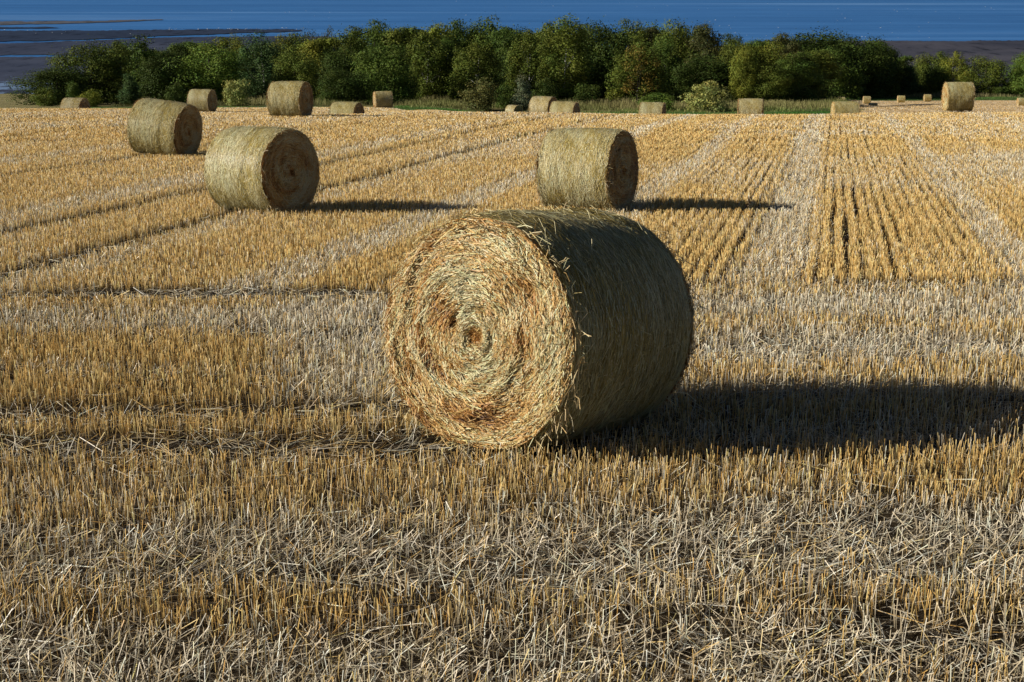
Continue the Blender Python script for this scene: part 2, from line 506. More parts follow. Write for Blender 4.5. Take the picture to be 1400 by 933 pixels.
# ---- ground sheet
def build_ground():
    ds = np.concatenate([np.arange(-14, 0, 1.0), np.arange(0, 30, .2), np.arange(30, 70, .4), np.arange(70, 130, 1.0), np.arange(130, 440, 2.5), [460, 490, 520]])
    us = np.concatenate([np.linspace(-1.6, -.62, 30), np.linspace(-.6, .6, 330), np.linspace(.62, 1.6, 30)])
    d, u = np.meshgrid(ds, us, indexing='ij')
    x = u * (np.maximum(d, 0) * .72 + 9)
    z = terrain(x, d)
    g, l, dn, head, k = zones(x, d)
    rut = np.clip(1 - dn, 0, 1) * (d < 66) * (d > 2)
    z = z - .035 * rut + (fbm(x * 1.5, d * 1.5, 90) - .5) * .03
    c, r = project(x, d, z)
    soil = np.array([.030, .020, .012]); litter = np.array([.26, .19, .10])
    far = sstep(22, 60, d)
    straw_avg = mix(np.array([.34, .29, .20])[None, None], np.array([.42, .26, .085])[None, None], g[..., None])
    C = mix(soil[None, None], litter[None, None], np.clip(.10 + .22 * l, 0, 1)[..., None])
    C = mix(C, straw_avg, (.75 * far)[..., None])
    C = C * (1 - .6 * rut * (1 - .3 * far))[..., None]
    # beyond the crest
    n1 = fbm(x * .05, d * .05, 101); n2 = fbm(x * .25, d * .12, 103)
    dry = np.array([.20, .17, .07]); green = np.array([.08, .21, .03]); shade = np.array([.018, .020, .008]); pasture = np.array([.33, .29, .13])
    lush = mix(green[None, None], np.array([.08, .11, .03])[None, None], n2[..., None])
    G = mix(lush, dry[None, None], sstep(165, 180, d + n1 * 14)[..., None])
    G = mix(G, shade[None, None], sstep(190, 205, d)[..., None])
    left_end = np.interp(c, [-300, 40, 130], [1, 1, 0])
    G = mix(G, pasture[None, None] * (.8 + .4 * n2[..., None]), left_end[..., None])
    # second field
    lines = .5 + .5 * np.sin((x * .8 - d * .10 + 2.5 * np.sin(d * .025)) * 1.6); lines = lines * (1 - .8 * sstep(.86, .97, .5 + .5 * np.sin((x * .8 - d * .10 + 2.5 * np.sin(d * .025)) * .4)))
    F2 = mix(np.array([.66, .46, .23])[None, None], np.array([.86, .68, .42])[None, None], (.65 * lines + .35 * n2)[..., None])
    m2 = sstep(1160, 1190, c + (n1 - .5) * 40) * (1 - sstep(297, 301, d + .02 * (1300 - c)))
    right_end = sstep(1160, 1200, c) * (1 - m2) * (1 - sstep(348, 356, d))
    G = mix(G, mix(np.array([.06, .12, .025])[None, None], np.array([.12, .13, .04])[None, None], n2[..., None]), right_end[..., None])
    G = mix(G, F2, m2[..., None])
    edge = np.interp(c, [-300, 170, 240, 430, 530, 590, 680, 1140, 1200, 1600], [118, 118, 118, 118, 123, 102, 150, 142, 105, 105])
    t = sstep(-1.5, 1.5, d - edge)
    C = mix(C, G, t[..., None])
    mb = MB(); mb.grid(np.stack([x, d, z], -1), C.reshape(-1, 3), flip=True)
    o = mb.build('field', ground_material())
    tag(o, kind='structure')


build_ground()


# ---- stubble
def scatter(y0, y1, dens, margin=1.4):
    n = 0; X = []; Yv = []
    ys = np.arange(y0, y1, .5)
    for a in ys:
        wl = .345 * (a + .5) * 1.06 + margin
        m = int(dens(a) * wl * 2 * .5)
        X.append(rng.uniform(-wl, wl, m)); Yv.append(rng.uniform(a, a + .5, m))
    return np.concatenate(X), np.concatenate(Yv)


bale_discs = [(b['pos'][0], b['pos'][1], b['az'], b['s']) for b in BALES if b['Y'] < 62]


def clear_of_bales(x, y):
    ok = np.ones(len(x), bool)
    for bx, by, az, s in bale_discs:
        n = np.array([math.sin(R_(az)), -math.cos(R_(az))])
        a = (x - bx) * n[0] + (y - by) * n[1]; b = -(x - bx) * n[1] + (y - by) * n[0]
        ok &= ~((np.abs(a) < BLEN * .5 * s - .02) & (np.abs(b) < .42 * s))
    return ok


ROWK = .069


def stubble(mb, y0, y1, dens, width, hgt, seg, litter_dens):
    x, y = scatter(y0, y1, dens)
    g, l, dn, head, k = zones(x, y)
    keep = rng.random(len(x)) < dn * np.where(k < -2.7, .9, 1)
    keep &= clear_of_bales(x, y)
    # the field's own far edge
    c, r = project(x, y, -y * SLOPE)
    edge = np.interp(c, [-300, 170, 240, 430, 470, 530, 590, 680], [90, 90, 117, 117, 118, 121, 84, 68])
    keep &= y < edge
    x = x[keep]; y = y[keep]; g = g[keep]; l = l[keep]; head = head[keep]; k = k[keep]
    n = len(x)
    lying = rng.random(n) < l
    # drill rows: pull upright stems on to their row
    az = math.atan2(.2154, 1.016)
    rowpitch = ROWK * ZC * 1.0
    s = x * math.cos(az) - y * math.sin(az)
    ri = np.round(s / rowpitch)
    jit = rng.normal(0, 1, n) * np.where(vnoise(ri * 3.7, y * .25, 8) > .4, .025, .040)
    jit = np.where(k > -2.3, jit, jit * 1.6)
    s2 = ri * rowpitch + jit + (vnoise(ri * 7.1, y * .4, 7) - .5) * .035
    hp = .15
    rj = np.round(y / hp); y2 = rj * hp + rng.normal(0, .028, n) + (vnoise(x * .6, rj * 5.3, 13) - .5) * .05
    mv = ~lying
    xs = np.where(mv & ~head, x + (s2 - s) * math.cos(az), x)
    yy = np.where(mv & ~head, y - (s2 - s) * math.sin(az), np.where(mv & head, y2, y))
    x, y = xs, yy
    z = terrain(x, y)
    h = hgt * (.65 + .55 * rng.random(n)) * np.where(lying, 1.1, 1.0) * (.8 + .4 * fbm(x * .8, y * .8, 70))
    th = np.where(lying, rng.normal(1.0, .32, n), np.abs(rng.normal(.09, .13, n)))
    th = np.clip(th, 0, 1.5)
    # flattened stalks lie over in patches, mostly sideways
    flow = (fbm(x * .4, y * .8, 80) - .5) * 5.0 + rng.normal(0, .75, n)
    ph = np.where(lying, flow + np.where(rng.random(n) < .75, 0, PI), rng.uniform(0, 2 * PI, n))
    D = np.stack([np.sin(th) * np.cos(ph), np.sin(th) * np.sin(ph), np.cos(th)], 1)
    b = np.stack([x, y, z - .01], 1)
    ang = rng.normal(-2.45, .85, n)
    rv = np.stack([np.cos(ang), np.sin(ang), rng.normal(0, .2, n)], 1)
    rv = np.where(lying[:, None], np.stack([rng.normal(-.35, .5, n), rng.normal(-.2, .5, n), np.ones(n)], 1), rv)
    side = unit(np.cross(D, rv))
    w = width(y) * (.7 + .6 * rng.random(n))
    C = straw_colours(n, g * np.where(lying, .6, 1))
    nseg = seg + 1
    tt = np.linspace(0, 1, nseg)
    bend = unit(np.cross(D, side)) * (rng.normal(0, .06, n) * h)[:, None]
    P = b[:, None] + D[:, None] * (h[:, None] * tt[None])[..., None] + bend[:, None] * (tt * (1 - tt) * 4)[None, :, None]
    low = np.interp(tt, [0, .3, 1], [.34, .85, 1.2])  # soiled stem feet, darkened further for shade; tips brightened as if sunlit
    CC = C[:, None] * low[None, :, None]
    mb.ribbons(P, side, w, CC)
    # loose straw lying between the stems
    x, y = scatter(y0, y1, lambda a: litter_dens * dens(a))
    g, l, dn, head, k = zones(x, y)
    keep = (rng.random(len(x)) < .35 + .65 * l) & clear_of_bales(x, y)
    x = x[keep]; y = y[keep]; g = g[keep]
    n = len(x)
    z = terrain(x, y) + rng.random(n) * .05
    ph = rng.uniform(0, 2 * PI, n); th = rng.normal(0, .22, n)
    D = np.stack([np.cos(ph) * np.cos(th), np.sin(ph) * np.cos(th), np.sin(th)], 1)
    L = (.08 + .2 * rng.random(n))
    side = unit(np.cross(D, np.stack([rng.normal(0, .5, n), rng.normal(0, .5, n), np.ones(n)], 1)))
    b = np.stack([x, y, z], 1)
    P = np.stack([b - D * L[:, None] * .5, b + D * L[:, None] * .5], 1)
    mb.ribbons(P, side, width(y) * (.7 + .5 * rng.random(n)), straw_colours(n, g * .35))


W0 = .0034
mb = MB()
stubble(mb, 4.0, 9.5, lambda a: 1250, lambda y: np.full(len(y), W0), .128, 2, .40)
stubble(mb, 9.5, 18, lambda a: 1200, lambda y: np.maximum(W0, .00040 * y), .125, 1, .3)
mb.build('stubble', M_STRAW)
tag(col_.objects['stubble'], 'cut straw stubble and loose straw covering the field', 'stubble', kind='stuff')
mb = MB()
stubble(mb, 18, 40, lambda a: 1450 * 18 / a, lambda y: .00029 * y, .13, 1, .12)
stubble(mb, 40, 122, lambda a: 480 * 40 / a if a < 69 else 170 * 70 / a, lambda y: .00042 * y, .14, 1, .08)
n = 20000
c = rng.uniform(1150, 1520, n); y = np.sqrt(rng.uniform(125 ** 2, 297 ** 2, n)); x = col_x(c, y, -14); z = terrain(x, y)
keep = c > 1165 + 20 * rng.random(n)
x = x[keep]; y = y[keep]; z = z[keep]; n = len(x)
D = unit(np.stack([rng.normal(0, .3, n), rng.normal(0, .3, n), np.ones(n)], 1)); b_ = np.stack([x, y, z - .02], 1)
ang = rng.normal(-2.45, .8, n); side = unit(np.cross(D, np.stack([np.cos(ang), np.sin(ang), np.zeros(n)], 1)))
mb.ribbons(np.stack([b_, b_ + D * rng.uniform(.04, .11, (n, 1))], 1), side, np.full(n, .06), straw_colours(n, np.full(n, .6), .8))
o = mb.build('stubble', M_STRAW)
tag(o, 'shorter looking rows of straw stubble running to the far edge of the field', 'stubble', kind='stuff')


# ------------------------------------------------------------------ straw bales
PALE_S = np.array([.97, .82, .50]); OCHRE = np.array([.94, .60, .23]); RUST = np.array([.62, .29, .07]); UMBER = np.array([.14, .06, .018])
OLIVE = np.array([.70, .52, .12]); NETP = np.array([.92, .81, .45]); DULL = np.array([.48, .35, .09])


def bale_profile(x, th, seed):
    """radius of the roll"""
    e = np.abs(x) / (BLEN / 2)
    r = DIAM / 2 * (1 - .04 * e ** 5)
    c, q = np.cos(th), np.sin(th)
    return r + (fbm(x * 2.2 + c * 1.6 + 9, q * 1.6 + x * .7, seed) - .5) * .05 + (vnoise(x * 9 + c * .4, q * .5, seed + 4) - .5) * .014


def squash(V):
    """the bale's foot settles on the ground"""
    V = V.copy(); z = V[..., 2]
    V[..., 2] = np.where(z < .12, .12 - (.12 - z) * .55, z)
    return V


def periodic(a, n, seed):
    return fbm(np.cos(a) * n, np.sin(a) * n, seed)


def face_height(r, th, seed):
    q = r / (DIAM / 2)
    a = th + 2.2 * q
    h = .04 * (1 - q ** 2) + (fbm(np.cos(a) * 2.4 + 5 * q, np.sin(a) * 2.4, seed + 30) - .5) * .065 * sstep(.05, .4, q) * (1 - sstep(.86, 1, q))
    h = h + (vnoise(r * 22 + np.cos(th) * 1.3, np.sin(th) * 1.3, seed + 40) - .5) * .022 * (1 - sstep(.85, 1, q))
    g = np.random.default_rng(seed)
    for i in range(7):                      # torn hollows
        rc, tc = .12 + .46 * g.random(), 2 * PI * g.random()
        al, ac = .05 + .07 * g.random(), .015 + .03 * g.random()
        dt = (np.mod(th - tc + PI, 2 * PI) - PI) * rc
        h = h - .035 * np.exp(-(dt / al) ** 2 - ((r - rc + .25 * dt) / ac) ** 2)
    h = h - .04 * (1 - sstep(.02, .10, r)) - .02 * sstep(.93, 1.0, q)
    return h


def ensure_pos(c): return np.clip(c, .004, .92)


def make_bale(seed, nf, ns, wmul=1.0):
    R = DIAM / 2
    th = np.linspace(0, 2 * PI, 181)[:-1]
    meshes = {}
    # rolled straw
    mb = MB()
    xs = np.linspace(-BLEN / 2, BLEN / 2, 40)
    X, T = np.meshgrid(xs, th, indexing='ij')
    rr = bale_profile(X, T, seed)
    V = np.stack([X, rr * np.cos(T), R + rr * np.sin(T)], -1)
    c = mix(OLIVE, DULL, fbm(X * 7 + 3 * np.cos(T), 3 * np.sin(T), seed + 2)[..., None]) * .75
    mb.grid(squash(V), c.reshape(-1, 3), wrap=True, flip=False)
    n = ns
    x = rng.uniform(-BLEN / 2, BLEN / 2, n); t = rng.uniform(0, 2 * PI, n)
    dirn = rng.normal(0, .20, n) + np.where(rng.random(n) < .12, rng.normal(0, .8, n), 0)
    L = rng.uniform(.05, .20, n); off = rng.uniform(.001, .006, n)
    P = []
    for q in (-.5, 0, .5):
        xx = np.clip(x + np.sin(dirn) * L * q, -BLEN / 2 - .01, BLEN / 2 + .01)
        tt = t + np.cos(dirn) * L * q / R
        r2 = bale_profile(xx, tt, seed) + off + (0 if q == 0 else rng.exponential(.0025, n))
        P.append(np.stack([xx, r2 * np.cos(tt), R + r2 * np.sin(tt)], -1))
    P = squash(np.stack(P, 1))
    nrm = np.stack([np.zeros(n), np.cos(t), np.sin(t)], 1)
    tan = unit(P[:, 2] - P[:, 0])
    side = unit(np.cross(tan, nrm) + nrm * rng.normal(0, .25, n)[:, None])
    u = rng.random(n)[:, None]; pn = fbm(x * 4 + 2 * np.cos(t), 2 * np.sin(t), seed + 8)[:, None]
    lum = mix(OLIVE * .85, NETP, np.clip(pn * 2.4 - .7, 0, 1))
    C = np.where(u < .55, lum, np.where(u < .8, mix(NETP, PALE_S, rng.random((n, 1))), DULL)) * (.7 + .55 * rng.random(n))[:, None]
    mb.ribbons(P, side, wmul * rng.uniform(.0028, .0052, n), ensure_pos(C))
    # straws standing off the roll
    n = ns // 40
    x = rng.uniform(-BLEN / 2, BLEN / 2, n); t = rng.uniform(0, 2 * PI, n)
    nrm = np.stack([rng.normal(0, .5, n), np.cos(t), np.sin(t)], 1)
    tang = np.stack([rng.normal(0, .6, n), -np.sin(t), np.cos(t)], 1)
    D = unit(nrm * rng.uniform(.1, .5, n)[:, None] + tang)
    b = np.stack([x, R * .99 * np.cos(t), R + R * .99 * np.sin(t)], 1)
    L = rng.uniform(.04, .13, n)
    P = squash(np.stack([b, b + D * L[:, None]], 1))
    mb.ribbons(P, unit(np.cross(D, rng.normal(0, 1, (n, 3)))), wmul * np.full(n, .003), ensure_pos(mix(NETP, PALE_S, rng.random((n, 1)))))
    meshes['straw_roll'] = mb.mesh('straw_roll', M_BALE)
    # ends
    for sgn in (1, -1):
        mb = MB(); sd = seed + (0 if sgn == 1 else 50)
        rs = np.concatenate([[.001], np.linspace(.015, R * .962, 46)])
        Rr, T = np.meshgrid(rs, th, indexing='ij')
        h = face_height(Rr, T, sd)
        x = sgn * (BLEN / 2 - .012 + h)
        V = np.stack([x, Rr * np.cos(T), R + Rr * np.sin(T)], -1)
        c = mix(UMBER, RUST, fbm(Rr * 14 + 2 * np.cos(T), 2 * np.sin(T), sd)[..., None] * .9)
        c = mix(c, OCHRE * .8, sstep(.82, .95, Rr / R)[..., None])
        mb.grid(squash(V), c.reshape(-1, 3), wrap=True, flip=(sgn == 1))

        def lay(n, rlo, rhi, lo, hi, spread, lift, wl, wh):
            r = np.sqrt(rng.uniform(rlo ** 2, rhi ** 2, n)) * R; t = rng.uniform(0, 2 * PI, n)
            di = rng.normal(.10, spread, n); L = rng.uniform(lo, hi, n) * np.clip(r / R + .25, .35, 1)
            o0 = rng.exponential(.004, n) + .002; P = []
            flip = rng.random(n) < .5
            for j, q in enumerate((-.5, 0, .5)):
                r2 = np.clip(r + np.sin(di) * L * q, .004, R * .958)
                t2 = t + np.cos(di) * L * q / np.maximum(r, .06)
                tm = np.mod(t2, 2 * PI)
                hh = face_height(np.minimum(r2, R * .995), tm, sd)
                up = o0 + (0 if j == 1 else 1) * rng.exponential(lift, n) * np.where((j == 0) == flip, 1, .15)
                P.append(np.stack([sgn * (BLEN / 2 - .012 + hh + up), r2 * np.cos(t2), R + r2 * np.sin(t2)], -1))
            P = squash(np.stack(P, 1))
            tan = unit(P[:, 2] - P[:, 0]); nx = np.zeros((n, 3)); nx[:, 0] = sgn
            side = unit(np.cross(tan, nx) + nx * rng.normal(0, .32, n)[:, None])
            q = r / R
            a = t + 2.2 * q
            pt = fbm(q * 9 + np.cos(a) * 1.8, np.sin(a) * 1.8, sd + 70); pb = fbm(q * 2.5 + np.cos(a) * 1.5, np.sin(a) * 1.5, sd + 71)
            mh = P[:, 1, 0] * sgn - BLEN / 2 - .04 * (1 - q ** 2)
            pt = pt + np.clip(mh * 4, -.25, .1)
            rim = sstep(.72, .98, q)
            tone = np.clip((pt - .5) * 1.2 + (pb - .5) * .9 + .62 - .08 * rim + .10 * (1 - sstep(.3, .6, q)) + rng.normal(0, .2, n), 0, 1)
            core = 1 - sstep(.03, .12, q)
            tone = tone * (1 - .55 * core)
            C = np.stack([np.interp(tone, [0, .22, .55, .9], [UMBER[i], RUST[i], OCHRE[i], PALE_S[i]]) for i in range(3)], 1)
            C = C * (.75 + .5 * rng.random(n))[:, None]
            mb.ribbons(P, side, wmul * rng.uniform(wl, wh, n), ensure_pos(C))
        lay(nf, .0, 1.0, .06, .22, .26, .008, .0028, .0056)
        lay(nf // 3, .02, .97, .05, .17, .75, .018, .0026, .0048)
        lay(nf // 4, .86, .985, .10, .26, .34, .014, .003, .006)
        # wisps at the rim and loose curls at the heart
        n = nf // 18
        t = rng.uniform(0, 2 * PI, n); r = R * rng.uniform(.88, 1.0, n)
        b = np.stack([np.full(n, sgn * (BLEN / 2 - .03)) , r * np.cos(t), R + r * np.sin(t)], 1)
        D = unit(np.stack([sgn * rng.uniform(-.1, .7, n), np.cos(t) * rng.uniform(-.2, .6, n) - np.sin(t) * rng.normal(0, .8, n), np.sin(t) * rng.uniform(-.2, .6, n) + np.cos(t) * rng.normal(0, .8, n) - .25], 1))
        L = rng.uniform(.05, .15, n)
        m_ = b + D * (L * .5)[:, None] + rng.normal(0, .008, (n, 3))
        e = b + D * L[:, None]; e[:, 2] -= .02
        P = squash(np.stack([b, m_, e], 1))
        mb.ribbons(P, unit(np.cross(D, rng.normal(0, 1, (n, 3)))), wmul * np.full(n, .0038), ensure_pos(mix(OCHRE, PALE_S, rng.random((n, 1))) * rng.uniform(.7, 1.15, (n, 1))))
        meshes['end_face' + ('' if sgn == 1 else '_b')] = mb.mesh('end_face', M_BALE)
    # net wound round the roll
    mb = MB()
    rings = np.linspace(-BLEN / 2 + .04, BLEN / 2 - .04, 46)
    T = np.linspace(0, 2 * PI, 97)
    P = []; 
    for xr in rings:
        xx = xr + (fbm(np.cos(T) * 2 + xr * 30, np.sin(T) * 2, seed + 12) - .5) * .03
        r2 = bale_profile(xx, T, seed) + .008
        P.append(np.stack([xx, r2 * np.cos(T), R + r2 * np.sin(T)], -1))
    P = squash(np.array(P))
    S = np.zeros((len(rings), 3)); S[:, 0] = 1
    mb.ribbons(P, S, np.full(len(rings), .0022), np.tile(np.array([.55, .55, .38]), (len(rings), 1)))
    meshes['net_wrap'] = mb.mesh('net_wrap', M_NET)
    root = link('straw_bale', None)
    for nm in ('straw_roll', 'end_face', 'end_face_b', 'net_wrap'):
        link(nm.replace('_b', ''), meshes[nm], root)
    return root


protos = [make_bale(3, 16000, 22000), make_bale(14, 9000, 17000, 1.2), make_bale(27, 9000, 17000, 1.2)]
used = set()
for i, b in enumerate(BALES):
    v = b['var']
    if v not in used:
        o = protos[v]; used.add(v)
    else:
        o = copy_tree(protos[v])
    tag(o, b['label'], 'straw bale', 'round straw bales scattered over the stubble')
    x, y, z = b['pos']
    n = np.array([math.sin(R_(b['az'])), -math.cos(R_(b['az']))])
    o.location = (x, y, z - (.05 if i == 0 else .012))
    lean = (4.0 if i == 0 else 0) + (3.58 * math.cos(R_(b['az'])) if y < 62 else 0)   # lies along the slope
    o.rotation_euler = (0, R_(b['tilt'] - lean), math.atan2(n[1], n[0]))
    o.scale = (b['s'] * (1.04 if i == 0 else random.uniform(.97, 1.03)), b['s'] * random.uniform(.99, 1.03), b['s'] * (1 if i == 0 else random.uniform(.965, 1.0)))
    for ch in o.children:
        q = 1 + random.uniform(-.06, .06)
        if i > 0 and ch.name.startswith('straw_roll'): q *= 1.16  # sunlit sides of the other rolls brightened through the tint
        if i == 0 and ch.name.startswith('straw_roll'): q *= .82  # shaded side of the foreground roll put into its tint
        if b['az'] > 40 and ch.name.startswith('end_face'): q *= .72  # same straw, tinted darker as shade on ends turned from the sun
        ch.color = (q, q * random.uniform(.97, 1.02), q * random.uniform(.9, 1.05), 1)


# ------------------------------------------------------------------ trees
def leaf_quads(mb, pos, nrm, size, C):
    n = len(pos)
    nrm = unit(nrm); rv = rng.normal(0, 1, (n, 3))
    a = unit(np.cross(nrm, rv)); b = np.cross(nrm, a)
    s = size[:, None]
    V = np.stack([pos - a * s * .5, pos - b * s * .32, pos + a * s * .5, pos + b * s * .32], 1)
    Q = np.arange(n * 4).reshape(n, 4)
    mb.add(V, Q, np.repeat(C, 4, 0))


def crown_mesh(seed, H, W, style, nclump, nleaf, leaf, z0):
    r = np.random.default_rng(seed)
    mb = MB()
    cz = []
    pts = []
    while len(pts) < nclump:
        p = r.uniform(-1, 1, 3)
        d = np.linalg.norm(p)
        if style in ('round', 'oval', 'birch'):
            hr = math.hypot(p[0], p[1])
            lim = (1 - max(p[2], 0) ** 2.6) ** .5 if style != 'birch' else (1 - max(p[2], 0) ** 1.8) ** .6
            if hr > lim or max(hr / lim, abs(p[2])) < .45: continue
        elif d > 1 or d < .3: continue
        if style == 'pointed' and math.hypot(p[0], p[1]) > .95 * (1 - (p[2] + 1) / 2) + .12: continue
        pts.append(p)
    pts = np.array(pts)
    lob = r.uniform(.78, 1.12, 7)
    ang = np.arctan2(pts[:, 1], pts[:, 0])
    sc = np.interp(np.mod(ang, 2 * PI), np.linspace(0, 2 * PI, 8), np.append(lob, lob[0]))
    hh = (H - z0) / 2
    ctr = np.stack([pts[:, 0] * sc * W * .42, pts[:, 1] * sc * W * .42, z0 + hh + pts[:, 2] * hh * .92], 1)
    rad = r.uniform(.12, .235, nclump) * W * (1.15 if style == 'round' else 1.0)
    for i in range(nclump):
        n = int(nleaf * r.uniform(.7, 1.3))
        d = unit(r.normal(0, 1, (n, 3)))
        ss = np.array([1, 1, .75]) if style != 'birch' else np.array([.8, .8, 1.35])
        q = r.uniform(.45, 1.06, n) ** .6
        pos = ctr[i] + d * (rad[i] * q)[:, None] * ss * (1 + .35 * (vnoise(d[:, 0] * 3 + i, d[:, 1] * 3 + d[:, 2] * 2, seed) - .5))[:, None]
        pos[:, 2] = np.maximum(pos[:, 2], .05)
        nr = d + r.normal(0, .38, (n, 3)) + np.array([0, 0, .25])
        tone = r.uniform(.75, 1.2) * (.88 + .24 * r.random(n))
        hue = r.uniform(-.12, .12)
        C = np.stack([(1 + hue + r.normal(0, .08, n)), np.ones(n), (1 - hue * .5 + r.normal(0, .1, n))], 1) * tone[:, None]
        leaf_quads(mb, pos, nr, leaf * r.uniform(.6, 1.35, n), np.clip(C, .1, 2))
    # stray sprays give an uneven outline
    n = nclump * nleaf // 20
    d = unit(r.normal(0, 1, (n, 3)))
    i = r.integers(0, nclump, n)
    pos = ctr[i] + d * (rad[i] * r.uniform(1.0, 1.22, n))[:, None]
    pos[:, 2] = np.maximum(pos[:, 2], .05)
    leaf_quads(mb, pos, r.normal(0, 1, (n, 3)), leaf * r.uniform(.5, 1.1, n), np.clip(np.ones((n, 3)) * r.uniform(.7, 1.3, (n, 1)), .1, 2))
    return mb.mesh('crown', M_LEAF), ctr


def trunk_mesh(seed, H, W, ctr, r0):
    r = np.random.default_rng(seed + 500)
    mb = MB()
    k = 8
    t = np.linspace(0, 1, k)
    P = np.stack([np.cumsum(r.normal(0, .012 * W, k)), np.cumsum(r.normal(0, .012 * W, k)), t * H * .86 - .3], 1)
    mb.tube(P, r0 * (1 - .8 * t), np.array([1., 1, 1]))
    for i in r.choice(len(ctr), min(9, len(ctr)), replace=False):
        s = np.clip((ctr[i][2] / H) * .6, .12, .75)
        a = np.array([np.interp(s, t, P[:, j]) for j in range(3)])
        e = ctr[i]
        m = (a + e) / 2 + np.array([0, 0, -.04 * H]) + r.normal(0, .02 * W, 3)
        mb.tube(np.array([a, m, e]), r0 * np.array([.42, .26, .08]) * (1 - s * .5), np.array([.9, .9, .9]), 5)
    return mb.mesh('trunk', M_BARK)


VARS = {}
def variant(kind, idx):
    key = (kind, idx)
    if key in VARS: return VARS[key]
    sd = 100 + idx * 13 + sum(map(ord, kind))
    if kind == 'round': H, W, a = 10., 8., dict(style='round', nclump=80, nleaf=260, leaf=.25, z0=.0)
    elif kind == 'oval': H, W, a = 12., 7., dict(style='oval', nclump=80, nleaf=260, leaf=.25, z0=.0)
    elif kind == 'birch': H, W, a = 13., 6.5, dict(style='birch', nclump=80, nleaf=230, leaf=.24, z0=.3)
    elif kind == 'pointed': H, W, a = 11., 6., dict(style='pointed', nclump=80, nleaf=150, leaf=.28, z0=.0)
    elif kind == 'sparse': H, W, a = 11., 6., dict(style='oval', nclump=34, nleaf=60, leaf=.26, z0=2.0)
    else: H, W, a = 3.2, 3.6, dict(style='round', nclump=46, nleaf=110, leaf=.17, z0=.05)
    cm, ctr = crown_mesh(sd, H, W, a['style'], a['nclump'], a['nleaf'], a['leaf'], a['z0'])
    tm = trunk_mesh(sd, H, W, ctr, .16 if kind in ('birch', 'sparse') else (.05 if kind == 'bush' else .24))
    VARS[key] = (H, W, cm, tm)
    return VARS[key]


